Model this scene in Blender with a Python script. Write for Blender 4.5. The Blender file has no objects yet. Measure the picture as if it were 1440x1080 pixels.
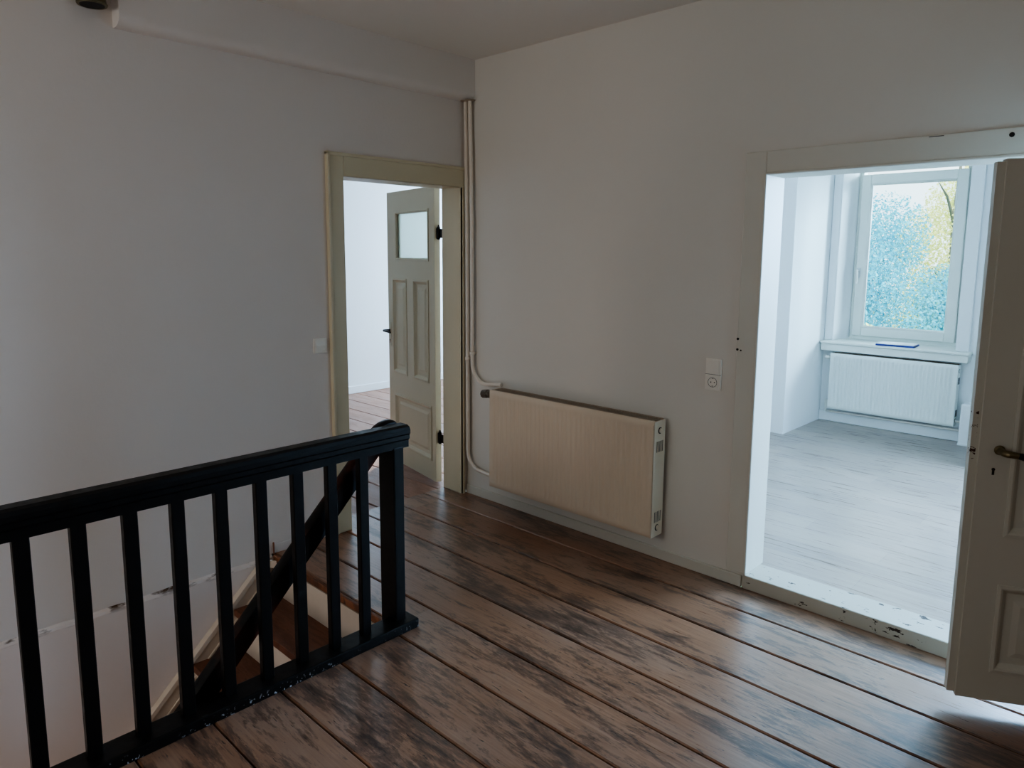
import bpy, bmesh, math, random
from mathutils import Vector, Matrix, noise as mnoise
random.seed(7)
R = math.radians
scene = bpy.context.scene
col = scene.collection

# ------------------------------------------------------------------ helpers
def lin(r, g, b):
    f = lambda c: (c/255/12.92) if c/255 <= .04045 else ((c/255+.055)/1.055)**2.4
    return (f(r), f(g), f(b), 1)

class MB:
    """collects simple shapes into one mesh"""
    def __init__(s): s.bm = bmesh.new(); s.m = 0
    def _f(s, vs):
        try:
            f = s.bm.faces.new(vs); f.material_index = s.m; return f
        except ValueError: return None
    def box(s, x0, x1, y0, y1, z0, z1, bev=0, M=None, seg=1):
        P = [(x, y, z) for x in (x0, x1) for y in (y0, y1) for z in (z0, z1)]
        vs = [s.bm.verts.new(M @ Vector(p) if M else p) for p in P]
        fs = [s._f([vs[i] for i in q]) for q in ((0,1,3,2),(4,6,7,5),(0,4,5,1),(2,3,7,6),(0,2,6,4),(1,5,7,3))]
        if bev:
            es = list({e for f in fs for e in f.edges})
            bmesh.ops.bevel(s.bm, geom=es, offset=bev, segments=seg, affect='EDGES', profile=.6)
        return s
    def prism(s, poly, axis, a, b, bev=0):
        """poly of 2D points extruded along axis from a to b; (other two axes in xyz order)"""
        def mk(p, t):
            c = list(p); c.insert(axis, t); return s.bm.verts.new(c)
        A = [mk(p, a) for p in poly]; B = [mk(p, b) for p in poly]; n = len(poly)
        fs = [s._f(A), s._f(B[::-1])] + [s._f([A[i], B[i], B[(i+1)%n], A[(i+1)%n]]) for i in range(n)]
        fs = [f for f in fs if f]
        bmesh.ops.recalc_face_normals(s.bm, faces=fs)
        if bev:
            es = list({e for f in fs for e in f.edges})
            bmesh.ops.bevel(s.bm, geom=es, offset=bev, segments=2, affect='EDGES', profile=.6)
        return s
    def sweep(s, section, path, cap=True):
        """section: list of (u,v) ; path: list of (origin, uvec, vvec)"""
        rings = []
        for o, u, v in path:
            o, u, v = Vector(o), Vector(u), Vector(v)
            rings.append([s.bm.verts.new(o+u*a+v*b) for a, b in section])
        n = len(section); fs = []
        for A, B in zip(rings, rings[1:]):
            for i in range(n): fs.append(s._f([A[i], A[(i+1)%n], B[(i+1)%n], B[i]]))
        if cap: fs += [s._f(rings[0][::-1]), s._f(rings[-1])]
        bmesh.ops.recalc_face_normals(s.bm, faces=[f for f in fs if f])
        return s
    def tube(s, pts, r, n=12, cap=True):
        pts = [Vector(p) for p in pts]; path = []
        rs = r if isinstance(r, (list, tuple)) else [r]*len(pts)
        ref = None
        for i, p in enumerate(pts):
            t = (pts[min(i+1, len(pts)-1)]-pts[max(i-1, 0)]).normalized()
            if ref is None:
                ref = t.orthogonal().normalized()
            u = (ref - t*ref.dot(t)).normalized(); ref = u
            path.append((p, u*rs[i], t.cross(u)*rs[i]))
        sec = [(math.cos(2*math.pi*k/n), math.sin(2*math.pi*k/n)) for k in range(n)]
        return s.sweep(sec, path, cap)
    def lathe(s, prof, o, axis, n=20):
        """prof: (dist along axis, radius)"""
        a = Vector(axis).normalized(); u = a.orthogonal().normalized(); v = a.cross(u); o = Vector(o)
        sec = [(math.cos(2*math.pi*k/n), math.sin(2*math.pi*k/n)) for k in range(n)]
        return s.sweep(sec, [(o+a*d, u*max(r, 1e-4), v*max(r, 1e-4)) for d, r in prof])
    def ring(s, rect, prof, flip=False):
        """moulding round a rect (x0,x1,z0,z1) in the XZ plane, prof: (inset, y)"""
        x0, x1, z0, z1 = rect; rings = []
        for d, y in prof:
            rings.append([s.bm.verts.new(c) for c in ((x0+d, y, z0+d), (x1-d, y, z0+d), (x1-d, y, z1-d), (x0+d, y, z1-d))])
        fs = []
        for A, B in zip(rings, rings[1:]):
            for i in range(4): fs.append(s._f([A[i], A[(i+1)%4], B[(i+1)%4], B[i]]))
        return rings
    def build(s, name, mat, parent=None, smooth=None, loc=None):
        me = bpy.data.meshes.new(name)
        bmesh.ops.recalc_face_normals(s.bm, faces=s.bm.faces[:])
        s.bm.to_mesh(me); s.bm.free()
        for m in (mat if isinstance(mat, (list, tuple)) else [mat]): me.materials.append(m)
        o = bpy.data.objects.new(name, me); col.objects.link(o)
        if parent: o.parent = parent
        if loc: o.location = loc
        if smooth is not None:
            me.polygons.foreach_set('use_smooth', [True]*len(me.polygons))
            try: me.set_sharp_from_angle(angle=R(smooth))
            except Exception: pass
        return o

def arc(c, r, a0, a1, n, ax1, ax2):
    c, ax1, ax2 = Vector(c), Vector(ax1), Vector(ax2)
    return [c+ax1*r*math.cos(R(a0+(a1-a0)*i/n))+ax2*r*math.sin(R(a0+(a1-a0)*i/n)) for i in range(n+1)]

def tag(o, label, cat, group=None, kind=None):
    o['label'] = label; o['category'] = cat
    if group: o['group'] = group
    if kind: o['kind'] = kind
    return o
def struct(o, label, cat): return tag(o, label, cat, kind='structure')
def empty(name, loc=(0, 0, 0), rz=0):
    o = bpy.data.objects.new(name, None); col.objects.link(o); o.empty_display_size = .1
    o.location = loc; o.rotation_euler = (0, 0, rz); return o

# ------------------------------------------------------------------ materials
class NT:
    def __init__(s, name):
        s.mat = bpy.data.materials.new(name); s.mat.use_nodes = True
        s.t = s.mat.node_tree; s.n = s.t.nodes; s.l = s.t.links
        s.b = s.n['Principled BSDF']; s._co = None
    def node(s, ty, **kw):
        n = s.n.new(ty)
        for k, v in kw.items(): setattr(n, k, v)
        return n
    def co(s, scale=(1, 1, 1), geo=True, loc=(0, 0, 0)):
        if geo: src = s.node('ShaderNodeNewGeometry').outputs['Position']
        else: src = s.node('ShaderNodeTexCoord').outputs['Object']
        m = s.node('ShaderNodeMapping'); m.inputs['Scale'].default_value = scale; m.inputs['Location'].default_value = loc
        s.l.new(src, m.inputs[0]); return m.outputs[0]
    def noise(s, scale=5, detail=3, rough=.5, vec=None, dist=0):
        n = s.node('ShaderNodeTexNoise'); n.inputs['Scale'].default_value = scale
        n.inputs['Detail'].default_value = detail; n.inputs['Roughness'].default_value = rough
        n.inputs['Distortion'].default_value = dist
        s.l.new(vec if vec else s.co(), n.inputs['Vector']); return n.outputs['Fac']
    def ramp(s, fac, stops):
        r = s.node('ShaderNodeValToRGB'); e = r.color_ramp.elements
        while len(e) < len(stops): e.new(.5)
        for k, (p, c) in enumerate(stops):
            e[k].position = p; e[k].color = c if isinstance(c, (tuple, list)) else (c, c, c, 1)
        s.l.new(fac, r.inputs[0]); return r.outputs[0]
    def mix(s, fac, a, b, mode='MIX'):
        m = s.node('ShaderNodeMix', data_type='RGBA', blend_type=mode)
        for k, v in ((0, fac), (6, a), (7, b)):
            if hasattr(v, 'links'): s.l.new(v, m.inputs[k])
            else: m.inputs[k].default_value = v
        return m.outputs[2]
    def math(s, op, a, b=0.):
        m = s.node('ShaderNodeMath', operation=op)
        for k, v in enumerate((a, b)):
            if hasattr(v, 'links'): s.l.new(v, m.inputs[k])
            else: m.inputs[k].default_value = v
        return m.outputs[0]
    def sep(s, vec):
        n = s.node('ShaderNodeSeparateXYZ'); s.l.new(vec, n.inputs[0]); return n.outputs
    def set(s, **kw):
        for k, v in kw.items():
            k = {'color': 'Base Color', 'rough': 'Roughness', 'spec': 'Specular IOR Level', 'metal': 'Metallic', 'normal': 'Normal',
                 'trans': 'Transmission Weight', 'alpha': 'Alpha', 'ior': 'IOR', 'coat': 'Coat Weight'}.get(k, k)
            if hasattr(v, 'links'): s.l.new(v, s.b.inputs[k])
            else: s.b.inputs[k].default_value = v
        return s
    def bump(s, h, strength=.2, dist=.01):
        b = s.node('ShaderNodeBump'); b.inputs['Strength'].default_value = strength; b.inputs['Distance'].default_value = dist
        s.l.new(h, b.inputs['Height']); s.l.new(b.outputs[0], s.b.inputs['Normal']); return s

def paint(name, c1, c2, rough=.6, spec=.3, scale=2.5, bump=.06, bscale=90):
    m = NT(name)
    m.set(color=m.mix(m.noise(scale, 3), c1, c2), rough=rough, spec=spec)
    m.bump(m.noise(bscale, 2), bump, .004); return m.mat

wall_m = paint('wall_paint', lin(229, 222, 216), lin(222, 216, 210), .85, .15, 1.3, .12, 60)
wallR_m = paint('wall_paint_right', lin(226, 223, 216), lin(219, 217, 210), .85, .15, 1.3, .12, 60)
white_m = paint('white_wall', lin(238, 239, 238), lin(232, 234, 234), .8, .2, 1.5, .06, 60)
leftroom_m = paint('left_room_wall', lin(226, 233, 238), lin(220, 228, 234), .85, .15, 1.5, .05, 60)
ceil_m = paint('ceiling_paint', lin(232, 227, 220), lin(226, 221, 214), .9, .1, 1.0, .1, 40)
cream_m = paint('cream_door_paint', lin(214, 205, 178), lin(206, 196, 168), .45, .4, 3, .05, 40)
trim_m = paint('trim_paint', lin(217, 215, 205), lin(208, 206, 196), .5, .35, 3, .05, 40)
winframe_m = paint('window_frame_paint', lin(226, 228, 220), lin(220, 222, 214), .4, .4, 3, .02, 40)
plastic_m = paint('white_plastic', lin(238, 235, 227), lin(234, 231, 223), .35, .5, 3, .0, 40)
radw_m = paint('white_radiator_enamel', lin(232, 236, 230), lin(228, 232, 226), .35, .5, 3, .0, 40)
radc_m = paint('cream_radiator_enamel', lin(226, 212, 192), lin(220, 206, 186), .38, .5, 3, .0, 40)
pipe_m = paint('pipe_paint', lin(236, 228, 216), lin(230, 222, 210), .4, .45, 12, .03, 30)

def flat(name, c, rough=.5, metal=0, spec=.5):
    m = NT(name)
    v = m.noise(14, 2); d = tuple(x*.85 for x in c[:3])+(1,)
    m.set(color=m.mix(v, c, d), rough=rough, metal=metal, spec=spec); return m.mat
dark_m = flat('dark_gap', lin(28, 24, 22), .8)
grille_m = flat('radiator_grille', lin(176, 160, 142), .6)
knob_m = flat('valve_knob', lin(104, 96, 84), .5)
brass_m = flat('aged_brass', lin(120, 110, 84), .38, .8)
iron_m = flat('dark_iron', lin(42, 40, 40), .4, .6)
handle_m = flat('black_handle', lin(24, 26, 36), .35)
silver_m = flat('grey_metal', lin(214, 216, 214), .4, .3)
folder_m = flat('navy_folder', lin(34, 44, 120), .5)
paper_m = flat('paper', lin(244, 244, 242), .8)
fascia_m = paint('stair_riser_paint', lin(226, 216, 202), lin(206, 194, 178), .6, .3, 6, .1, 30)

# black balustrade paint, white flecks low down
def black_paint(name, flecks=False, worn=False):
    m = NT(name)
    c = m.mix(m.noise(20, 3), lin(11, 9, 8), lin(18, 15, 13))
    if worn:
        g = m.node('ShaderNodeNewGeometry')
        e = m.ramp(g.outputs['Pointiness'], [(.52, 0.), (.58, 1.)])
        n = m.ramp(m.noise(7, 4), [(.5, 0.), (.62, 1.)])
        c = m.mix(m.math('MULTIPLY', e, n), c, lin(96, 46, 30))
    if flecks:
        n = m.ramp(m.noise(75, 2), [(.61, 0.), (.64, 1.)])
        lo = m.ramp(m.sep(m.co())[2], [(.0, 1.), (.035, .0)])
        pz = m.ramp(m.noise(4, 2), [(.36, 0.), (.48, 1.)])
        c = m.mix(m.math('MULTIPLY', m.math('MULTIPLY', n, lo), pz), c, lin(205, 203, 205))
    m.set(color=c, rough=m.ramp(m.noise(30, 2), [(.3, .34), (.7, .5)]), spec=.24)
    m.bump(m.noise(120, 2), .08, .003); return m.mat
black_m = black_paint('black_gloss_paint')
blackf_m = black_paint('black_paint_with_flecks', True)
blackw_m = black_paint('black_paint_worn', False, True)

# worn floor boards
def boards(name, base, light, dark, dirt, rough0=.32, rough1=.62, amount=.5, fleck=1., plank=True, spec=.5, coat=0):
    m = NT(name)
    g = m.node('ShaderNodeNewGeometry')
    rnd = g.outputs['Random Per Island'] if plank else None
    mp = m.node('ShaderNodeMapping'); m.l.new(g.outputs['Position'], mp.inputs[0])
    if plank:
        cx = m.node('ShaderNodeCombineXYZ')
        m.l.new(m.math('MULTIPLY', rnd, 37.), cx.inputs[0]); m.l.new(m.math('MULTIPLY', rnd, 11.), cx.inputs[2])
        m.l.new(cx.outputs[0], mp.inputs['Location'])
    P = mp.outputs[0]
    def sc(v):
        k = m.node('ShaderNodeMapping'); k.inputs['Scale'].default_value = v; m.l.new(P, k.inputs[0]); return k.outputs[0]
    big = m.noise(1., 8, .72, sc((1.9, 7., 1.)), .5)
    grain = m.noise(1., 4, .6, sc((4., 95., 4.)), .3)
    streak = m.noise(1., 7, .75, sc((9., 48., 4.)), .4)
    c = m.mix(m.ramp(grain, [(.3, 0.), (.7, 1.)]), base, light)
    if plank: c = m.mix(m.math('MULTIPLY', rnd, .30), c, tuple(x*.5 for x in base[:3])+(1,))
    # greyed worn patches and dark stain remnants
    c = m.mix(m.math('MULTIPLY', m.ramp(m.noise(1., 4, .6, sc((1.2, 3., 1.))), [(.45, 0.), (.65, 1.)]), .55), c, dirt)
    mask = m.math('ADD', m.math('MULTIPLY', big, .66), m.math('MULTIPLY', streak, .42))
    mk = m.ramp(mask, [(.535, 0.), (.575, .55), (.66, 1.)])
    c = m.mix(m.math('MULTIPLY', mk, amount), c, dark)
    fl = m.ramp(m.noise(1., 3, .6, sc((14., 90., 6.))), [(.66, 0.), (.70, 1.)])
    c = m.mix(m.math('MULTIPLY', fl, .8*fleck), c, tuple(x*.35 for x in dark[:3])+(1,))
    m.set(color=c, spec=spec)
    rg = m.ramp(m.math('ADD', m.math('MULTIPLY', mask, .7), m.math('MULTIPLY', grain, .4)), [(.35, rough0), (.75, rough1)])
    m.set(rough=rg)
    h = m.math('SUBTRACT', m.math('MULTIPLY', grain, .5), m.math('MULTIPLY', fl, .8))
    if coat: m.set(coat=coat); m.b.inputs['Coat Roughness'].default_value = .3
    m.bump(h, .28, .004)
    return m.mat
floor_m = boards('worn_brown_boards', lin(132, 91, 66), lin(164, 122, 94), lin(44, 28, 23), lin(150, 122, 104), .22, .44, .9, spec=1.0, coat=.3)
tread_m = boards('stair_tread_wood', lin(112, 68, 48), lin(128, 82, 58), lin(70, 40, 30), lin(110, 78, 62), .4, .6, .6)
nosing_m = boards('worn_nosing_wood', lin(140, 88, 56), lin(160, 104, 68), lin(52, 32, 24), lin(140, 98, 70), .4, .6, .8)
leftfloor_m = boards('left_room_boards', lin(150, 112, 96), lin(170, 132, 112), lin(110, 78, 64), lin(160, 134, 124), .35, .55, .5, .3)

def laminate():
    m = NT('grey_brown_laminate')
    g = m.node('ShaderNodeNewGeometry')
    b = m.node('ShaderNodeTexBrick'); b.offset = .37; b.squash = 1
    mp = m.node('ShaderNodeMapping'); m.l.new(g.outputs['Position'], mp.inputs[0])
    m.l.new(mp.outputs[0], b.inputs['Vector'])
    b.inputs['Scale'].default_value = 1; b.inputs['Brick Width'].default_value = 1.2; b.inputs['Row Height'].default_value = .19
    b.inputs['Mortar Size'].default_value = .0012; b.inputs['Mortar Smooth'].default_value = .2
    b.inputs['Color1'].default_value = lin(150, 134, 122); b.inputs['Color2'].default_value = lin(118, 103, 94); b.inputs['Mortar'].default_value = lin(90, 78, 70)
    gr = m.noise(1., 4, .6, m.co((3., 60., 1.)), .4)
    c = m.mix(m.math('MULTIPLY', m.ramp(gr, [(.35, 0.), (.65, 1.)]), .6), b.outputs['Color'], lin(172, 160, 152))
    fl = m.ramp(m.noise(1., 5, .65, m.co((9., 75., 1.))), [(.615, 0.), (.66, 1.)])
    area = m.ramp(m.noise(1., 2, .5, m.co((1.2, 6., 1.))), [(.48, 0.), (.56, 1.)])
    c = m.mix(m.math('MULTIPLY', m.math('MULTIPLY', fl, area), .75), c, lin(64, 54, 52))
    m.set(color=c, rough=m.ramp(gr, [(.3, .24), (.7, .40)]), spec=.8)
    m.bump(gr, .1, .002); return m.mat
laminate_m = laminate()

# stairwell plaster with a chipped brown ledge
def ledge_plaster():
    m = NT('stairwell_plaster')
    c = m.mix(m.noise(2, 3), lin(234, 226, 220), lin(226, 216, 210))
    z = m.sep(m.co())[2]
    top = m.ramp(z, [(.0, 0.), (1., 1.)])
    near = m.node('ShaderNodeMapRange'); near.inputs[1].default_value = -.034; near.inputs[2].default_value = -.008
    m.l.new(z, near.inputs[0])
    n = m.ramp(m.noise(1., 4, .6, m.co((1., 7., 30.))), [(.50, 0.), (.58, 1.)])
    c = m.mix(m.math('MULTIPLY', near.outputs[0], n), c, lin(86, 66, 50))
    m.set(color=c, rough=.85, spec=.15); m.bump(m.noise(50, 3), .15, .005); return m.mat
ledge_m = ledge_plaster()

# chipped threshold paint
def chipped(name, c1, c2, under, lo=.64, zlim=None):
    m = NT(name)
    c = m.mix(m.noise(3, 3), c1, c2)
    n = m.ramp(m.noise(1., 5, .65, m.co((16., 30., 34.))), [(lo, 0.), (lo+.02, 1.)])
    if zlim:
        p = m.co((1, 1, 1), False); x, y, z = m.sep(p)
        a = m.math('GREATER_THAN', z, zlim[0]); b = m.math('LESS_THAN', z, zlim[1]); e = m.math('GREATER_THAN', x, zlim[2])
        n = m.math('MULTIPLY', n, m.math('MULTIPLY', m.math('MULTIPLY', a, b), e))
    m.set(color=m.mix(n, c, under), rough=.5, spec=.35); m.bump(m.noise(50, 2), .06, .004); return m.mat
thresh_m = chipped('chipped_threshold_paint', lin(196, 192, 180), lin(184, 180, 168), lin(58, 48, 42), .62)
doorR_m = chipped('right_door_paint', lin(202, 201, 190), lin(194, 193, 182), lin(70, 46, 34), .575, (.86, 1.10, .718))

glass = NT('window_glass')
glass.set(color=(.96, .99, 1, 1), rough=.0, trans=1., ior=1.02, spec=.3); glass_m = glass.mat
_tr = glass.node('ShaderNodeBsdfTransparent'); _tr.inputs[0].default_value = (.95, .99, 1, 1)
_gl = glass.node('ShaderNodeBsdfGlossy'); _gl.inputs['Roughness'].default_value = .02
_fr = glass.node('ShaderNodeFresnel'); _fr.inputs[0].default_value = 1.3
_mx = glass.node('ShaderNodeMixShader'); glass.l.new(_fr.outputs[0], _mx.inputs[0]); glass.l.new(_tr.outputs[0], _mx.inputs[1]); glass.l.new(_gl.outputs[0], _mx.inputs[2])
glass.l.new(_mx.outputs[0], glass.n['Material Output'].inputs[0])
def frosted():
    m = NT('frosted_glass')
    m.set(color=m.mix(m.noise(3, 2), (.80, .93, .86, 1), (.86, .95, .90, 1)), rough=.75, trans=.95, ior=1.15)
    return m.mat
frost_m = frosted()

# ------------------------------------------------------------------ dimensions
H = 2.77
XR, YB = 5.3, -5.3            # far ends of the hall
LX = -.178                      # back face of the left wall
DY0, DY1, DZ = -.922, -.05, 2.005    # left door opening
RX0, RX1, RZ = 1.982, 3.575, 1.953   # right door opening
WT = .16                      # right wall thickness
FZ = .068                     # floor level of the far room
SX, SY = 1.06, -1.415         # stair opening: x 0..SX, y < SY
LRX = -3.38                   # far wall of the left room
PY, BY, WY = 2.782, 3.60, 3.85  # pier front, bay back wall, window plane
BX0, BX1 = .978, 2.33         # bay sides

# ------------------------------------------------------------------ shell of the hall
w = MB()
for y0, y1, z0, z1 in ((YB, DY0-.017, 0, H), (DY0-.017, DY1+.017, DZ+.017, H), (DY1+.017, 4.1, 0, H)): w.box(LX, 0, y0, y1, z0, z1)
w.box(LX, 0, YB, SY, -3.0, 0); w.box(LX, 0, SY, 4.1, -3.0, -.03)
struct(w.build('wall_left', wall_m), 'plain dim wall on the left, beside the stairwell and left doorway', 'wall')
w = MB()
for x0, x1, z0, z1 in ((0, RX0, 0, H), (RX0, RX1, RZ, H), (RX1, XR, 0, H)): w.box(x0, x1, 0, WT, z0, z1)
struct(w.build('wall_right', wallR_m), 'pale wall behind the cream radiator, pierced by the right doorway', 'wall')
struct(MB().box(0, XR+.2, YB-.2, YB, -3, H).build('wall_rear', wall_m), 'wall behind the viewer', 'wall')
struct(MB().box(XR, XR+.2, YB, WT, 0, H).build('wall_far_right', wall_m), 'wall at the far right of the landing', 'wall')
struct(MB().box(0, XR+.2, YB-.2, WT, H, H+.12).build('ceiling', ceil_m), 'plain off-white ceiling over the landing', 'ceiling')
struct(MB().prism([(-.08, 2.53), (.035, 2.53)]+[(.035+.05*math.sin(R(a)), 2.58-.05*math.cos(R(a))) for a in range(15, 91, 15)]+[(.085, H+.1), (-.08, H+.1)], 1, -2.03, .1).build('trim_1', wall_m, smooth=40), 'plastered boxed beam along the top of the left wall', 'beam')

# floor boards of the hall: real boards with gaps, one mesh
seams = [0., -.228, -.472, -.722, -.957, -1.2, -1.44, -1.724, -1.98, -2.23, -2.48, -2.72, -2.97, -3.22, -3.46, -3.71, -3.96, -4.2, -4.45, -4.7, -4.95, YB]
fl = MB()
def plank(x0, x1, ya, yb, z0=-.028, z1=0.):
    """board from ya (back) to yb (front) with softly wandering edges"""
    n = max(2, int((x1-x0)/.12)); g = .0035
    rows = []
    for i in range(n+1):
        x = x0+(x1-x0)*i/n
        a = ya-g-.0022*mnoise.noise(Vector((x*2.3, ya*9, 1)))
        b = yb+g+.0022*mnoise.noise(Vector((x*2.3, yb*9, 5)))
        rows.append([fl.bm.verts.new(c) for c in ((x, a, z0), (x, a, z1-.004), (x, a-.005, z1), (x, b+.005, z1), (x, b, z1-.004), (x, b, z0))])
    for A, B in zip(rows, rows[1:]):
        for k in range(5): fl._f([A[k], A[k+1], B[k+1], B[k]])
    fl._f(rows[0]); fl._f(rows[-1][::-1])
for a, b in zip(seams, seams[1:]):
    plank(0.0 if b > -1.3 else SX, XR, a, b)
plank(0.0, SX, -1.2, SY+.02)
fl.m = 1
fl.box(0, XR, SY+.02, 0, -.10, -.029); fl.box(SX, XR, YB, SY+.02, -.10, -.029)
fl.m = 0
# boards running on under the left doorway
for a, b in ((-.05, -.228), (-.228, -.472), (-.472, -.722), (-.722, -.922)): plank(LX, 0.0, a, b)
struct(fl.build('floor', [floor_m, dark_m]), 'worn dark brown wide floorboards of the landing', 'floor')

# ------------------------------------------------------------------ left room
fl = MB()
y = -3.6
while y < 3.9:
    plank(LRX, LX, y+.25, y); y += .25
fl.m = 1; fl.box(LRX, LX, -3.6, 4.1, -.1, -.029); fl.m = 0
struct(fl.build('floor', [leftfloor_m, dark_m]), 'lighter brown floorboards seen through the left doorway', 'floor')
w = MB(); w.box(LRX-.1, LRX, -3.6, 4.1, -.03, H)
struct(w.build('wall_left_room_far', leftroom_m), 'pale blue-white wall seen through the left doorway', 'wall')
struct(MB().box(LRX, LX, 4.0, 4.1, -.03, H).build('wall_left_room_side', leftroom_m), 'side wall of the room through the left doorway', 'wall')
struct(MB().box(LRX, LX, -3.7, -3.6, -.03, H).build('wall_left_room_near', leftroom_m), 'near wall of the room through the left doorway', 'wall')
struct(MB().box(LRX, LX, -3.7, 4.1, H, H+.1).build('ceiling', ceil_m), 'ceiling of the room through the left doorway', 'ceiling')
struct(MB().box(LRX, LRX+.014, -3.6, 4.0, 0, .085, .004).build('baseboard_left_room', leftroom_m), 'low pale baseboard along the wall seen through the left doorway', 'baseboard')

# ------------------------------------------------------------------ far (right) room
struct(MB().box(0, 4.7, WT, BY+.01, -.02, FZ).build('floor', laminate_m), 'grey-brown laminate floor of the bright room on the right', 'floor')
struct(MB().box(0, BX0, PY, 4.1, 0, H).build('wall_pier_left', white_m), 'white pier and bay side wall left of the window', 'wall')
struct(MB().box(BX1, 4.8, PY, 4.1, 0, H).build('wall_pier_right', white_m), 'white pier to the right of the window bay', 'wall')
w = MB()
NX0, NX1, NZ0, NZ1 = 1.05, 2.035, .80, 2.40
for x0, x1, z0, z1 in ((BX0, NX0, 0, H), (NX1, BX1, 0, H), (NX0, NX1, 0, NZ0), (NX0, NX1, NZ1, H)): w.box(x0, x1, BY, 4.0, z0, z1)
# splayed reveal wedges beside the window
w.prism([(NX0-.01, BY+.002), (NX0, BY+.002), (1.10, WY), (1.10, 4.0), (NX0-.01, 4.0)], 2, NZ0, NZ1)
w.prism([(NX1+.01, BY+.002), (NX1, BY+.002), (1.985, WY), (1.985, 4.0), (NX1+.01, 4.0)], 2, NZ0, NZ1)
struct(w.build('wall_window', white_m), 'white window wall of the bay', 'wall')
struct(MB().box(4.7, 4.8, WT, PY, 0, H).build('wall_bright_room_right', white_m), 'right wall of the bright room', 'wall')
struct(MB().box(0, 4.8, WT, 4.05, H, H+.1).build('ceiling', white_m), 'white ceiling of the bright room on the right', 'ceiling')
struct(MB().box(BX0, 2.135, BY-.02, BY, FZ, .165, .005).build('baseboard_window', white_m), 'white baseboard below the bay radiator', 'baseboard')

# casing around the window niche
t = MB()
t.box(BX0+.004, NX0, BY-.016, BY, .82, 2.46, .004); t.box(NX1, 2.13, BY-.016, BY, .82, 2.46, .004); t.box(NX0, NX1, BY-.016, BY, NZ1-.04, 2.46, .004)
t.tube([(NX0+.004, BY-.014, .82), (NX0+.004, BY-.014, 2.40)], .008, 8); t.tube([(2.128, BY-.016, .82), (2.128, BY-.016, 2.46)], .006, 8)
struct(t.build('trim_2', white_m), 'white painted boards framing the window niche', 'trim')

# window
win = struct(empty('window_1', (1.5425, WY, .83)), 'tall white single-pane window looking onto trees', 'window')
def frame_ring(mb, x0, x1, z0, z1, wdt, y0, y1, bev=.004):
    mb.box(x0, x0+wdt, y0, y1, z0, z1, bev); mb.box(x1-wdt, x1, y0, y1, z0, z1, bev)
    mb.box(x0+wdt, x1-wdt, y0, y1, z0, z0+wdt, bev); mb.box(x0+wdt, x1-wdt, y0, y1, z1-wdt, z1, bev)
L = lambda x: x-1.5425
m = MB(); frame_ring(m, L(1.10), L(1.985), 0, 1.60, .035, .03, .13)
m.box(L(1.10), L(1.985), .03, .14, 1.56, 1.66)
m.build('window_frame', winframe_m, win)
m = MB(); frame_ring(m, L(1.128), L(1.968), .022, 1.485, .082, 0, .075, .006)
m.ring((L(1.208), L(1.888), .102, 1.405), [(0, .01), (.012, .022), (.016, .04)])
m.build('sash', winframe_m, win)
m = MB(); m.box(L(1.20), L(1.90), .040, .044, .094, 1.41); m.build('window_pane', glass_m, win)
m = MB(); m.box(L(1.12), L(1.98), .02, .06, -.012, .024, .004); m.build('bottom_rail', winframe_m, win)
m = MB(); m.box(L(1.143), L(1.171), -.012, 0, .56, .65, .004); m.tube([(L(1.157), 0, .615), (L(1.157), -.042, .615)], .010, 10)
hb = m.build('handle_plate', silver_m, win)
m = MB(); m.box(L(1.146), L(1.166), -.056, -.036, .505, .632, .006, seg=2); m.build('handle', plastic_m, hb)

# window sill
s = MB(); s.box(.985, 2.155, 3.475, BY+.01, .80, .822, .006, seg=2); s.box(NX0, NX1, BY, WY+.03, .80, .822, 0)
s.box(.99, 2.15, 3.49, BY, .735, .80, .004)
struct(s.build('trim_3', winframe_m), 'white window sill board with apron over the bay radiator', 'window sill')

# blue folder with paper lying on the sill
fo = tag(empty('folder', (1.60, 3.585, .8225), R(4)), 'thin navy folder with white sheets lying on the window sill', 'folder')
MB().box(-.15, .15, -.105, .10, 0, .014, .002).build('cover', folder_m, fo)
MB().box(-.142, .142, -.094, .094, .0142, .019, .001).build('paper_sheets', paper_m, fo)

# white corner box beside the bay radiator
b = tag(empty('pipe_cover_box', (2.23, 3.50, FZ)), 'white upright boxed cover right of the bay radiator', 'box')
m = MB(); m.box(-.095, .098, -.045, .098, 0, .342, .016, seg=3); m.build('box_body', white_m, b)
MB().box(-.096, .098, -.048, -.042, 0, .02, .002).build('base_strip', white_m, b)

# ------------------------------------------------------------------ door casings, thresholds, skirting of the hall
t = MB()
t.box(0, .022, DY0-.098, DY0, 0, 2.12, .004); t.box(0, .022, DY0, -.034, DZ, 2.12, .004); t.box(0, .022, DY1, -.034, 0, DZ, .003)
t.box(.0, .03, DY0-.104, DY0-.086, 0, 2.13, .005, seg=2); t.box(.0, .03, DY0-.104, -.034, 2.11, 2.128, .005, seg=2)
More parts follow.
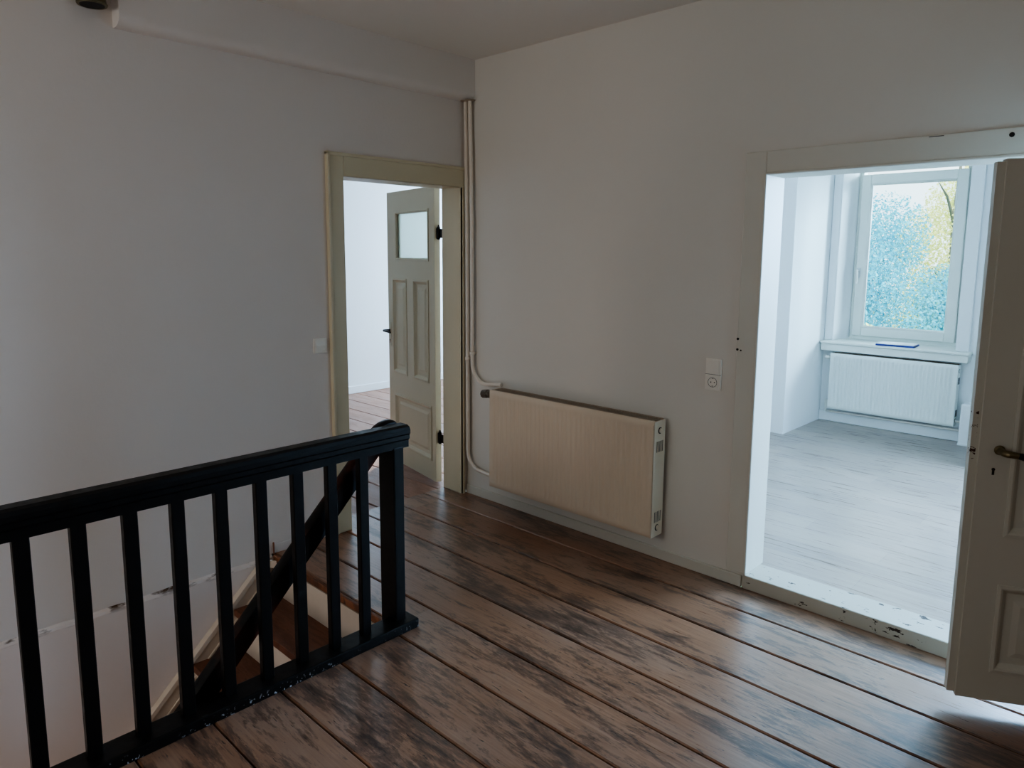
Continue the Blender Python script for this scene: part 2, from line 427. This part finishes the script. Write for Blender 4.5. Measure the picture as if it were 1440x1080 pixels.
# reveal lining
t.box(LX, .018, DY1, DY1+.018, 0, DZ+.01); t.box(LX, .018, DY0-.018, DY0, 0, DZ+.01); t.box(LX, .018, DY0-.018, DY1+.018, DZ, DZ+.018)
struct(t.build('trim_4', cream_m), 'cream painted casing around the left doorway', 'door casing')
t = MB()
t.box(RX0-.098, RX0, -.012, 0, .07, 2.054, .003); t.box(RX0, RX1, -.012, 0, RZ, 2.054, .003); t.box(RX1, RX1+.1, -.012, 0, 0, 2.054, .003)
t.box(RX0-.008, RX0+.004, -.016, WT+.02, FZ, RZ+.006, .003); t.box(RX0, RX1, -.016, WT+.02, RZ-.004, RZ+.008, .003)
t.box(RX1-.004, RX1+.008, -.006, WT+.02, FZ, RZ+.006, .003)
tr = struct(t.build('trim_5', trim_m), 'off-white casing around the right doorway', 'door casing')
m = MB()
for z in (1.205, 1.155): m.lathe([(0, .006), (.003, .006)], (1.888, -.0115, z), (0, -1, 0), 8)
m.lathe([(0, .004), (.003, .004)], (1.905, -.0115, 1.152), (0, -1, 0), 8); m.lathe([(0, .009), (.003, .009)], (2.885, -.0115, 2.028), (0, -1, 0), 8)
m.box(2.62, 2.67, -.0135, -.0118, 2.046, 2.0485)
m.build('screw_hole', dark_m, tr)
t = MB(); t.box(RX0-.01, RX1, -.018, WT, .0, FZ+.001, .003)
struct(t.build('trim_6', thresh_m), 'chipped off-white raised threshold of the right doorway', 'threshold')
struct(MB().box(.018, RX0-.016, -.016, 0, 0, .058, .003).build('baseboard_right', trim_m), 'low off-white baseboard under the cream radiator', 'baseboard')
struct(MB().box(.0, .006, SY+.01, DY0-.105, 0, .05, .002).build('baseboard_left', wall_m), 'very low baseboard remnant beside the left door casing', 'baseboard')

# ------------------------------------------------------------------ panelled door leaves
def leaf(root, W, Hh, T, holes, mat, glass_hole=None, lip=0, back_open=True):
    """leaf in root space: x from hinge, front face y=0, body towards -y"""
    xs = sorted({0, W-lip, *[v for h in holes for v in h[:2]]}); zs = sorted({0, Hh, *[v for h in holes for v in h[2:]]})
    m = MB()
    for x0, x1 in zip(xs, xs[1:]):
        run = None
        for z0, z1 in zip(zs, zs[1:]):
            c = ((x0+x1)/2, (z0+z1)/2)
            inside = any(h[0] < c[0] < h[1] and h[2] < c[1] < h[3] for h in holes)
            if not inside: run = (run[0], z1) if run else (z0, z1)
            if inside or z1 == zs[-1]:
                if run: m.box(x0, x1, -T, 0, *run)
                run = None
    if lip: m.box(W-lip, W, -T, -.012, .008, Hh-.008)
    body = m.build('door_leaf', mat, root)
    for h in holes:
        x0, x1, z0, z1 = h
        m = MB()
        if h == glass_hole:
            m.ring(h, [(0, -.002), (.0, .004), (.01, .006), (.018, 0), (.02, -.014)])
            for d in (-1,): m.ring(h, [(0, -T+.002), (.02, -T+.004), (.02, -.016)])
            m.build('glazing_bead', mat, body)
            m = MB(); m.box(x0+.002, x1-.002, -.020, -.015, z0+.002, z1-.002); m.build('glass_pane', frost_m, root)
        else:
            m.ring(h, [(-.004, -.004), (-.004, .0045), (.006, .007), (.013, .004), (.016, -.001), (.026, -.010), (.028, -.012)])
            f = m.ring(h, [(.028, -.012), (.052, -.012), (.072, -.006)])
            m._f(f[-1])
            m.box(x0+.001, x1-.001, -T+.008, -.016, z0+.001, z1-.001)
            m.build('door_panel', mat, body)
    return body

ld = struct(empty('door_1', (-.267, -.041, .012), R(168.3)), 'cream panelled door with frosted top pane, standing open', 'door')
W1 = .755
lh = [(.081, .600, 1.525, 1.878), (.092, .319, .69, 1.392), (.427, .654, .69, 1.392), (.060, .637, .143, .525)]
body = leaf(ld, W1, 2.02, .042, lh, cream_m, lh[0], .02)
for z in (1.71, .315):
    m = MB(); m.lathe([(0, .009), (.004, .012), (.08, .012), (.085, .009)], (-.015, -.024, z-.04), (0, 0, 1), 12); m.lathe([(0, .007), (.012, .004)], (-.015, -.024, z+.045), (0, 0, 1), 10)
    m.box(-.012, .0, -.034, -.014, z-.035, z+.035, .001); m.box(-.07, -.018, -.030, -.026, z-.03, z+.03, .001); m.build('hinge', iron_m, ld)
m = MB(); m.box(.688, .724, 0, .004, .88, 1.06, .0015); hp = m.build('lock_plate', cream_m, ld)
m = MB(); m.tube([(.706, .002, 1.0), (.706, .045, 1.0)]+arc((.691, .045, 1.0), .015, 0, 90, 4, (1, 0, 0), (0, 1, 0))+[(.636, .060, 1.0), (.591, .058, .996)], [.009]*2+[.009]*5+[.0095, .0085], 12)
m.build('door_handle', iron_m, hp)
m = MB(); m.lathe([(0, .006), (.0012, .006)], (.706, .004, .925), (0, 1, 0), 10); m.box(.7035, .7085, .004, .0052, .905, .925); m.build('keyhole', dark_m, hp)

W2 = .735
hx, hy = 2.917+W2*math.cos(R(28)), -.367+W2*math.sin(R(28))
rd = struct(empty('door_2', (hx, hy, .05), R(208)), 'off-white panelled door leaf with black handle, half open on the right', 'door')
rh = [(.125, .612, .112, .425), (.125, .612, .606, 1.735)]
body = leaf(rd, W2, 1.858, .042, rh, doorR_m, None, .024)
m = MB()
m.lathe([(0, .016), (.004, .017), (.010, .012), (.03, .0105)], (W2-.083, 0, .902), (0, 1, 0), 16)
m.tube([(W2-.083, .026, .902), (W2-.083, .04, .902)]+arc((W2-.099, .04, .902), .016, 0, 90, 5, (1, 0, 0), (0, 1, 0))+[(W2-.125, .058, .899)], [.0115]*8+[.0105], 14)
hr = m.build('door_handle', brass_m, rd)
m = MB(); m.tube([(W2-.118, .058, .900), (W2-.135, .059, .897), (W2-.17, .060, .889), (W2-.21, .058, .880), (W2-.222, .056, .878)], [.0105, .012, .0145, .016, .010], 14)
m.build('handle_grip', handle_m, hr)
m = MB(); m.lathe([(0, .0055), (.0012, .0055)], (W2-.071, 0, .834), (0, 1, 0), 10); m.box(W2-.0745, W2-.0675, 0, .0014, .815, .832); m.build('keyhole', dark_m, rd)
for z in (.25, 1.6):
    m = MB(); m.lathe([(0, .008), (.08, .008)], (-.008, .004, z), (0, 0, 1), 10); m.box(-.008, .012, -.002, .003, z+.004, z+.076); m.build('hinge', trim_m, rd)

# ------------------------------------------------------------------ radiators
def radiator(name, loc, W, Hh, D, ribs, mat, gm, amp, label, group=None):
    """front face y=0 facing -y, x 0..W, z 0..Hh"""
    r = tag(empty(name, loc), label, 'radiator', group)
    m = MB(); pitch = (W-.05)/ribs
    xs = [0, .02]
    xd = [0, 0]
    for i in range(ribs):
        b = .025+i*pitch
        for f, d in ((.0, 0), (.22, 0), (.36, 1), (.74, 1), (.88, 0)): xs.append(b+f*pitch); xd.append(d)
    xs += [W-.02, W]; xd += [0, 0]
    zr = [(0, 0), (.012, 0), (.035, 0), (.055, 1), (Hh-.055, 1), (Hh-.035, 0), (Hh-.012, 0), (Hh, 0)]
    rows = [[m.bm.verts.new((x, amp*d*k + (.006 if z in (0, Hh) else 0), z)) for x, d in zip(xs, xd)] for z, k in zr]
    for A, B in zip(rows, rows[1:]):
        for i in range(len(xs)-1): m._f([A[i], A[i+1], B[i+1], B[i]])
    for row in (rows[0], rows[-1]):   # folded lips
        back = [m.bm.verts.new((v.co.x, .018, v.co.z)) for v in row]
        for i in range(len(row)-1): m._f([row[i], row[i+1], back[i+1], back[i]])
    m.build('front_panel', mat, r, smooth=50)
    m = MB(); m.box(.01, W-.01, D-.014, D, .01, Hh-.01, .004)
    for i in range(ribs//2): m.box(.03+i*2*pitch, .03+i*2*pitch+pitch, .02, D-.016, .05, Hh-.06)
    m.build('back_panel', mat, r)
    # top grille
    m = MB(); m.box(.006, W-.006, .012, .020, Hh-.012, Hh+.002); m.box(.006, W-.006, D-.012, D-.004, Hh-.012, Hh+.002)
    n = int(W/.018)
    for i in range(n): m.box(.012+i*(W-.024)/n, .012+i*(W-.024)/n+.0045, .02, D-.012, Hh-.010, Hh)
    m.box(.006, W-.006, .02, D-.012, Hh-.05, Hh-.045)
    m.build('top_grille', gm, r)
    # end caps with slots and round plugs
    for x0, x1, sgn in ((-.004, .0, -1), (W, W+.004, 1)):
        m = MB(); xo = x1 if sgn > 0 else x0
        m.box(x0, x1, .002, D, 0, Hh, .0015)
        cap = m.build('end_cap', mat, r)
        for zc in (Hh-.135, .105):
            m = MB()
            for k in range(5): m.box(min(xo, xo+sgn*.001), max(xo, xo+sgn*.001), .026+k*.013, .0305+k*.013, zc-.028, zc+.028)
            m.build('vent_slots', dark_m, cap)
        for zc in (Hh-.052, .047):
            m = MB(); m.lathe([(0, .017), (.0015, .017)], (xo, D*.5, zc), (sgn, 0, 0), 18); gp = m.build('plug_hole', dark_m, cap)
            m = MB(); m.lathe([(0, .0125), (.004, .0125), (.005, .009)], (xo, D*.5+.002, zc), (sgn, 0, 0), 18); m.build('plug', mat, gp)
    for x in (.12, W-.12):
        m = MB(); m.box(x-.015, x+.015, D-.004, D+.018, .05, Hh-.08); m.build('wall_bracket', mat, r)
    return r

RW, RH = 1.172, .612
r1 = radiator('radiator', (.353, -.133, .152), RW, RH, .104, 34, radc_m, grille_m, .0042,
              'cream panel radiator with ribbed front on the landing wall')
m = MB(); m.tube([(-.004, .05, RH-.04), (-.03, .05, RH-.04)], .011, 12); m.lathe([(0, .017), (.018, .017)], (-.018, .05, RH-.04), (-1, 0, 0), 8)
v = m.build('valve', grille_m, r1)
m = MB(); prof = [(0, .019), (.004, .024), (.03, .025)]
m.lathe([(0, .018), (.004, .024), (.022, .026), (.024, .022), (.028, .022), (.030, .026), (.074, .024), (.079, .019)], (-.034, .05, RH-.036), (-1, -.05, -.12), 18)
for k in range(10):
    a = 2*math.pi*k/10; c, s_ = math.cos(a)*.0255, math.sin(a)*.0255
    m.tube([(-.066, .0485+c, RH-.040+s_), (-.106, .0465+c*.95, RH-.045+s_*.95)], .0025, 6)
m.build('thermostat_knob', knob_m, v)

r2 = radiator('radiator', (1.085, 3.487, .205), 1.0, .51, .088, 30, radw_m, grille_m, .010,
              'white ribbed radiator under the window sill of the bay')
m = MB(); m.tube([(-.004, .045, .465), (-.03, .045, .465)], .010, 12); m.lathe([(0, .018), (.03, .020), (.034, .012)], (-.026, .045, .465), (-1, 0, 0), 16)
m.build('valve', plastic_m, r2)
m = MB(); m.tube([(-.004, .045, .045), (-.025, .045, .045), (-.03, .045, .03), (-.03, .045, -.03), (-.01, .06, -.035)], .009, 10); m.lathe([(0, .016), (.05, .016)], (-.026, .045, .02), (0, 0, 1), 12)
m.build('lower_valve', plastic_m, r2)
m = MB(); m.tube([(-.03, .062, -.035), (.5, .065, -.035), (1.043, .065, -.035)], .010, 10); m.tube([(1.004, .045, .04), (1.043, .045, .04)], .009, 10)
m.build('connecting_pipe', pipe_m, r2)

# ------------------------------------------------------------------ heating pipes in the corner
def pipe(pts, clampz, clampx, label, r=.0125):
    o = tag(empty('heating_pipe', (clampx, -.03, 0)), label, 'pipe')
    m = MB(); m.tube([Vector(p)-Vector((clampx, -.03, 0)) for p in pts], r, 14); m.build('pipe_run', pipe_m, o, smooth=50)
    m = MB(); m.lathe([(0, .0165), (.003, .019), (.019, .019), (.022, .0165)], (0, 0, clampz-.011), (0, 0, 1), 16); m.tube([(0, .012, clampz), (0, .0305, clampz)], .006, 8)
    m.build('pipe_clip', pipe_m, o, smooth=40)
    m = MB(); m.lathe([(0, .034), (.004, .030), (.006, .016)], (pts[0][0]-clampx, pts[0][1]+.03, 2.53), (0, 0, -1), 18); m.build('ceiling_collar', grille_m, o)
    return o
X1, X2 = .047, .089
pipe([(.032, -.032, 2.525), (X1-.004, -.031, 1.8), (X1, -.03, .30)]+arc((X1+.115, -.03, .30), .115, 180, 270, 8, (1, 0, 0), (0, 0, 1))[1:]+[(.30, -.045, .183), (.346, -.062, .183)], .915, X1,
     'cream heating pipe nearest the left door casing, bending low to the radiator bottom')
pipe([(.070, -.032, 2.525), (X2-.003, -.031, 1.8), (X2, -.03, .89)]+arc((X2+.125, -.03, .89), .125, 180, 264, 8, (1, 0, 0), (0, 0, 1))[1:]+[(.30, -.024, .775), (.345, -.022, .779)], .955, X2,
     'cream heating pipe nearer the right wall, bending high to the cream radiator top')

# ------------------------------------------------------------------ socket, switch, wall fitting
so = tag(empty('power_socket', (1.768, 0, 1.02)), 'white double wall plate with round socket, between radiator and right doorway', 'socket')
m = MB(); m.box(-.041, .041, -.009, 0, -.078, .078, .003, seg=2); fr = m.build('cover_frame', plastic_m, so)
m = MB(); m.box(-.032, .032, -.0125, -.009, .006, .068, .002, seg=2); m.build('rocker', plastic_m, so)
m = MB(); m.box(-.041, .041, -.0094, -.0088, -.0008, .0008); m.build('joint_line', dark_m, fr)
m = MB(); m.ring((-.034, .034, -.071, -.005), [(0, -.009), (.001, -.0125), (.01, -.0125)])
m.lathe([(0, .026), (.0035, .026), (.0036, .020), (.0005, .019)], (0, -.0092, -.038), (0, -1, 0), 24); si = m.build('socket_insert', plastic_m, so)
m = MB()
for dx in (-.0095, .0095): m.lathe([(0, .0028), (.0012, .0028)], (dx, -.0098, -.038), (0, -1, 0), 10)
m.box(-.004, .004, -.0125, -.0095, -.0205, -.0175); m.box(-.004, .004, -.0125, -.0095, -.0585, -.0555)
# thin shadow groove round the well
sec = [(math.cos(2*math.pi*k/24), math.sin(2*math.pi*k/24)) for k in range(24)]
m.tube([(.0232*c, -.0127, -.038+.0232*s_) for c, s_ in sec]+[(.0232, -.0127, -.038)], .0011, 6)
m.build('socket_holes', iron_m, si)

sw = tag(empty('light_switch', (0, -1.088, 1.091)), 'white square light switch left of the left doorway', 'switch')
MB().box(0, .009, -.040, .040, -.040, .040, .003, seg=2).build('switch_frame', plastic_m, sw)
m = MB(); m.prism([(.009, -.030), (.0145, .0), (.009, .030)], 1, -.030, .030)
m.build('rocker', plastic_m, sw)

la = tag(empty('wall_lamp', (0, -2.125, 2.62)), 'small brass wall fitting high on the left wall, cut by the photo top', 'wall lamp')
MB().box(0, .012, -.055, .055, -.01, .11, .003).build('back_plate', brass_m, la)
m = MB(); m.tube([(.01, 0, .05), (.05, 0, .055), (.06, 0, .03)], .007, 10); m.build('arm', brass_m, la)
m = MB(); m.lathe([(0, .055), (.006, .058), (.010, .054), (.06, .045), (.085, .018)], (.068, 0, -.035), (0, 0, 1), 24); m.build('shade', brass_m, la)
MB().lathe([(0, .046), (.008, .046)], (.068, 0, -.036), (0, 0, 1), 24).build('socket_underside', dark_m, la)

# ------------------------------------------------------------------ balustrade
RXF = 1.107
ba = tag(empty('balustrade', (1.09, -1.4, 0)), 'black painted wooden stair balustrade with flat balusters', 'balustrade')
def bl(mb, name, mat, smooth=None):
    o = mb.build(name, mat, ba, smooth); o.matrix_parent_inverse = Matrix.Translation((-1.09, 1.4, 0)); return o
YE = -4.75
# moulded top rail, swept along y
sec = [(-.040, .792), (.024, .792), (.024, .822), (.032, .830), (.032, .846), (.037, .852), (.037, .868), (.030, .880), (.015, .886), (-.030, .886), (-.044, .878), (-.048, .862), (-.048, .846), (-.040, .838)]
m = MB(); m.sweep([(a, b) for a, b in sec], [((1.078, y, 0), (1, 0, 0), (0, 0, 1)) for y in (-1.347, -1.352, YE)]); bl(m, 'top_rail', black_m)
m = MB(); m.box(1.045, 1.146, YE, -1.338, .0005, .042, .006, seg=2); bl(m, 'bottom_rail', blackf_m)
k = 0; yc = -1.572
while yc > -4.7:
    m = MB(); m.box(1.072, 1.102, yc-.0215, yc+.0215, .040, .795, .003); bl(m, 'baluster', black_m); yc -= .1437
m = MB(); m.box(1.000, 1.105, -1.428, -1.376, -.12, .80, .005, seg=2)
nw = bl(m, 'newel_post', black_m)
m = MB(); m.lathe([(0, .008), (.0012, .006)], (1.105, -1.405, .39), (1, 0, 0), 8); o = m.build('paint_chip', paper_m, nw)
o.matrix_parent_inverse = Matrix.Translation((-1.09, 1.4, 0))
# stair handrail rising along the inner side to the newel
sec = [(-.030, -.042), (.022, -.042), (.026, -.025), (.026, .018), (.022, .034), (.010, .042), (-.018, .042), (-.030, .034), (-.034, .018), (-.034, -.025)]
HS, HY, HZ = 1.02, -1.440, .840      # slope and upper end of the straight run (section centre)
hl = math.hypot(1, HS); up = Vector((0, -HS/hl, 1/hl)); path = []
for yy in (-4.1, -3.4, -2.8, -2.2, -1.8, -1.55, HY):
    path.append(((1.022, yy, HZ+(yy-HY)*HS), (1, 0, 0), up))
for k in range(1, 7):      # rounded nose
    a = R(42*(1-k/6)); y_, z_ = path[-1][0][1], path[-1][0][2]
    path.append(((1.022, y_+.010*math.cos(a), z_+.010*math.sin(a)), (1, 0, 0), Vector((0, -math.sin(a), math.cos(a)))))
yl, zl = path[-1][0][1], path[-1][0][2]
for k in range(1, 7):
    a = k/6*math.pi/2
    path.append(((1.022, yl+.036*math.sin(a), zl), (1, 0, 0), Vector((0, 0, max(.15, math.cos(a))))))
m = MB(); m.sweep(sec, path); bl(m, 'handrail', blackw_m, smooth=40)

# ------------------------------------------------------------------ staircase going down
st = tag(empty('staircase', (.53, SY, -.1)), 'brown wooden stairs with cream risers going down beside the left wall', 'staircase')
def sp(mb, name, mat, smooth=None):
    o = mb.build(name, mat, st, smooth); o.matrix_parent_inverse = Matrix.Translation((-.53, -SY, .1)); return o
rise, go = .205, .22
m = MB()
# landing nosing board
m.box(.021, 1.058, SY-.004, SY+.017, -.034, .001, .006, seg=2); sp(m, 'landing_nosing', nosing_m)
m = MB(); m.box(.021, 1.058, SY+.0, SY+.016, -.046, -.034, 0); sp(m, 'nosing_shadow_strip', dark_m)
z = 0
for k in range(1, 13):
    yf = SY-.022-go*k; z -= rise
    m = MB(); m.box(.05, 1.052, yf, yf+go+.03, z-.036, z, .005, seg=2); sp(m, 'tread', tread_m)
    m = MB(); m.box(.05, 1.052, yf+go+.016, yf+go+.031, z-.002, z+rise-.036); sp(m, 'riser', fascia_m)
# wall stringer with moulding; its back lies on the stairwell plaster
def stri(y): return -.305+(y+1.78)*.97
for nm, off0, off1, x1, mat in (('wall_stringer', -.17, .0, .052, fascia_m), ('stringer_moulding', -.012, .022, .060, fascia_m), ('stringer_moulding', -.10, -.084, .058, fascia_m)):
    m = MB(); ya, yb = -1.47, -4.3
    m.prism([(ya, stri(ya)+off0), (ya, stri(ya)+off1), (yb, stri(yb)+off1), (yb, stri(yb)+off0)], 0, .022, x1, .003); sp(m, nm, mat)
m = MB(); m.prism([(SY-.0, -.05), (SY, -.30), (-1.5, -.30), (-4.3, -.30+(-4.3+1.5)*.83), (-4.3, (-4.3+1.5)*.83)], 0, 1.056, 1.085); sp(m, 'outer_stringer', fascia_m)

# stairwell linings
w = MB(); n = 60
tops = []
for i in range(n+1):
    y = SY+(YB-SY)*i/n; zt = -.012+.007*mnoise.noise(Vector((y*5, 3, 0)))+.004*mnoise.noise(Vector((y*17, 9, 0)))
    xo = .021+.004*mnoise.noise(Vector((y*3, 1, 4)))
    tops.append([w.bm.verts.new(c) for c in ((0., y, zt+.006), (xo-.006, y, zt), (xo, y, zt-.012), (.021, y, -.12), (.021, y, -3.0), (0., y, -3.0))])
for A, B in zip(tops, tops[1:]):
    for k in range(6): w._f([A[k], A[(k+1) % 6], B[(k+1) % 6], B[k]])
w._f(tops[0]); w._f(tops[-1][::-1])
struct(w.build('wall_stairwell_left', ledge_m), 'pinkish white stairwell wall below floor level with chipped ledge', 'wall')
struct(MB().box(1.087, 1.12, YB, SY+.1, -3, -.101).build('wall_stairwell_right', ledge_m), 'stairwell wall beneath the balustrade', 'wall')
struct(MB().box(0, 1.12, SY+.1, SY+.15, -3, -.101).build('wall_stairwell_end', ledge_m), 'end wall of the stairwell below the landing', 'wall')
struct(MB().box(-.2, 1.12, YB-.2, SY+.15, -3.1, -3.0).build('floor', tread_m), 'floor at the foot of the stairs', 'floor')
m = tag(MB().box(.007, .014, SY+.004, SY+.012, .0, .065, .001).build('wood_splinter', nosing_m), 'thin brown wood sliver standing at the stair head by the left wall', 'splinter')
m = MB(); pr = [(.022, SY-.03), (.075, SY-.012), (.062, SY-.03), (.05, SY-.055), (.022, SY-.07)]
m.prism(pr, 2, -.05, -.012, .002)
sp(m, 'broken_plaster', fascia_m)

# ------------------------------------------------------------------ outside
gm = flat('meadow', lin(96, 120, 84), .9)
g = MB(); nx = 24
vs = [[g.bm.verts.new((-30+60*i/nx, 4.5+40*j/nx, -3.2+.5*mnoise.noise(Vector((i*.4, j*.4, 0))))) for i in range(nx+1)] for j in range(nx+1)]
for j in range(nx):
    for i in range(nx): g._f([vs[j][i], vs[j][i+1], vs[j+1][i+1], vs[j+1][i]])
struct(g.build('ground', gm), 'garden ground outside below the window', 'ground')
def leafmat(name, c1, c2, c3):
    m = NT(name); g_ = m.node('ShaderNodeNewGeometry')
    c = m.ramp(g_.outputs['Random Per Island'], [(0., c1), (.6, c2), (1., c3)])
    m.set(color=c, rough=.8, spec=.08)
    tr = m.node('ShaderNodeBsdfTranslucent'); m.l.new(c, tr.inputs[0])
    mx = m.node('ShaderNodeMixShader'); mx.inputs[0].default_value = .5
    out = m.n['Material Output']; m.l.new(m.b.outputs[0], mx.inputs[1]); m.l.new(tr.outputs[0], mx.inputs[2]); m.l.new(mx.outputs[0], out.inputs[0])
    return m.mat
LM = [leafmat('leaves_haze_blue', lin(74, 178, 202), lin(104, 204, 218), lin(146, 224, 226)),  # green foliage; bluish haze and glare are put into these leaf colours
      leafmat('leaves_haze_teal', lin(70, 168, 196), lin(104, 196, 212), lin(160, 224, 206)),
      leafmat('leaves_yellow', lin(215, 222, 150), lin(235, 235, 160), lin(245, 242, 190))]
bark_m = flat('bark', lin(112, 114, 106), .9)
def tree(name, x, y, z0, h, rad, n, lm, label, seed, lsz=.13, blobs=9, shape=1.0):
    rnd = random.Random(seed)
    t = tag(empty(name, (x, y, z0)), label, 'tree' if name == 'tree' else 'shrub')
    ht = .72 if name == 'shrub' else 1.
    m = MB(); m.tube([(0, 0, 0), (.05, .02, h*.35*ht), (-.03, 0, h*.7*ht), (0, .02, h*.92*ht)], [.13*h/6, .10*h/6, .06*h/6, .02], 8)
    for k in range(6):
        a = rnd.random()*6.3; zb = h*(.3+.09*k)*ht
        m.tube([(0, 0, zb), (math.cos(a)*rad*.4, math.sin(a)*rad*.4, zb+h*.10), (math.cos(a)*rad*.75, math.sin(a)*rad*.75, zb+h*.14)], [.04*h/6, .025*h/6, .01], 6)
    m.build('trunk', bark_m, t)
    m = MB(); bs = []
    for k in range(blobs):
        a = rnd.random()*6.283; rr = rad*.55*math.sqrt(rnd.random()); f = rnd.random()
        bs.append((math.cos(a)*rr, math.sin(a)*rr, h*(.28+.6*f), rad*(.62-.28*f*shape)))
    for i in range(n):
        bx, by, bz, br = bs[rnd.randrange(blobs)]
        v = Vector((rnd.gauss(0, 1), rnd.gauss(0, 1), rnd.gauss(0, 1))).normalized()
        p = Vector((bx, by, bz))+v*br*(rnd.random()**.35)
        nn = (v+Vector((rnd.gauss(0, .7), rnd.gauss(0, .7), rnd.gauss(0, .7)))).normalized()
        u = nn.orthogonal().normalized(); u.rotate(Matrix.Rotation(rnd.random()*6.28, 3, nn)); w_ = nn.cross(u)
        l = lsz*(.6+.8*rnd.random())
        m._f([m.bm.verts.new(c) for c in (p-u*l*.5, p+w_*l*.28+nn*l*.08, p+u*l*.5, p-w_*l*.28+nn*l*.08)])
    m.build('crown', lm, t)
    return t
tree('tree', -1.6, 11.0, -3.2, 6.5, 2.25, 60000, LM[0], 'dense haze-blue tree filling the left and middle of the window view', 1, .060, 14)
tree('tree', -.1, 15.6, -3.2, 5.4, 1.9, 34000, LM[1], 'lower haze-teal tree behind, at the right edge of the window view', 2, .075, 10)
tree('tree', -5.4, 16.5, -3.2, 8.6, 2.5, 16000, LM[1], 'tall haze-blue tree farthest left beyond the window', 3, .11, 10)
tree('tree', -1.7, 20.5, -3.2, 8.4, 2.4, 22000, LM[2], 'pale yellow-green tree farthest back against the white sky', 5, .10, 10)
tree('shrub', .25, 7.6, -3.2, 4.3, .55, 3500, LM[2], 'yellow-green shrub low in the window view', 6, .05, 9)

# ------------------------------------------------------------------ light
wd = bpy.data.worlds.new('World'); scene.world = wd; wd.use_nodes = True
bg = wd.node_tree.nodes['Background']; bg.inputs[0].default_value = (.74, .91, 1., 1); bg.inputs[1].default_value = 3.6

def area(name, loc, target, sx, sy, power, c):
    l = bpy.data.lights.new(name, 'AREA'); l.shape = 'RECTANGLE'; l.size = sx; l.size_y = sy; l.energy = power; l.color = c
    o = bpy.data.objects.new(name, l); col.objects.link(o); o.location = loc
    o.rotation_euler = (Vector(target)-Vector(loc)).to_track_quat('-Z', 'Y').to_euler(); return o
cool = (.40, .67, 1.)
area('sky_light_bay', (4.3, 6.6, 2.6), (1.2, 3.3, 1.2), 2.2, 2.2, 1500, (.52, .80, 1.))
area('bright_room_fill', (3.55, 2.76, 1.55), (3.3, 0, 1.0), 1.5, 1.5, 600, cool)  # unseen panel added to brighten the right room and spill onto the landing
area('left_room_window', (-2.0, 3.9, 1.6), (-2.3, 0, 1.1), 1.6, 1.5, 260, (.56, .78, 1.))
area('landing_fill', (1.5, -5.2, 1.8), (2.1, 0, 1.1), 1.8, 1.3, 31, (1., .98, .93))  # soft fill added behind the viewer; no window is built there
area('stairwell_light', (.55, -4.9, -.9), (.45, -1.6, -.3), .8, 1.2, 12, (1., .90, .86))
sp_ = bpy.data.lights.new('left_room_bounce_spot', 'SPOT'); sp_.energy = 1600; sp_.spot_size = R(20); sp_.spot_blend = .4; sp_.shadow_soft_size = .06; sp_.color = (1., .92, .80)  # indoor spot added to imitate a sun patch bouncing off the floor
so_ = bpy.data.objects.new('left_room_bounce_spot', sp_); col.objects.link(so_); so_.location = (-2.9, 3.6, 2.3)
so_.rotation_euler = (Vector((-.78, -.85, 0))-Vector(so_.location)).to_track_quat('-Z', 'Y').to_euler()
su = bpy.data.lights.new('sun', 'SUN'); su.energy = 6; su.angle = R(1); su.color = (1., .97, .9)
suo = bpy.data.objects.new('sun', su); col.objects.link(suo); suo.location = (0, -8, 12)
suo.rotation_euler = Vector((-.25, .75, -.62)).to_track_quat('-Z', 'Y').to_euler()

# ------------------------------------------------------------------ camera
f, yaw, pitch, roll, cx, cy, px0, py0 = 1002.05, 2.33640633, .136647884, .00608975853, 3.41324576, -3.15074872, 715.2987, 492.8133
fw = Vector((math.cos(pitch)*math.cos(yaw), math.cos(pitch)*math.sin(yaw), -math.sin(pitch)))
r0 = Vector((math.sin(yaw), -math.cos(yaw), 0)); u0 = r0.cross(fw)
rr = math.cos(roll)*r0+math.sin(roll)*u0; uu = -math.sin(roll)*r0+math.cos(roll)*u0
cam = bpy.data.cameras.new('camera'); co = bpy.data.objects.new('camera', cam); col.objects.link(co)
Mx = Matrix((rr, uu, -fw)).transposed().to_4x4(); Mx.translation = Vector((cx, cy, 1.6)); co.matrix_world = Mx
cam.sensor_fit = 'HORIZONTAL'; cam.sensor_width = 36; cam.lens = f/1440*36
cam.shift_x = (720-px0)/1440; cam.shift_y = (py0-540)/1440; cam.clip_start = .02; cam.clip_end = 200
scene.camera = co

scene.view_settings.view_transform = 'AgX'
scene.view_settings.look = 'AgX - Medium High Contrast'
scene.view_settings.exposure = -.22
scene.cycles.use_denoising = True
scene.cycles.max_bounces = 10; scene.cycles.diffuse_bounces = 6; scene.cycles.transmission_bounces = 8
scene.cycles.sample_clamp_indirect = 6; scene.cycles.caustics_refractive = False; scene.cycles.caustics_reflective = False
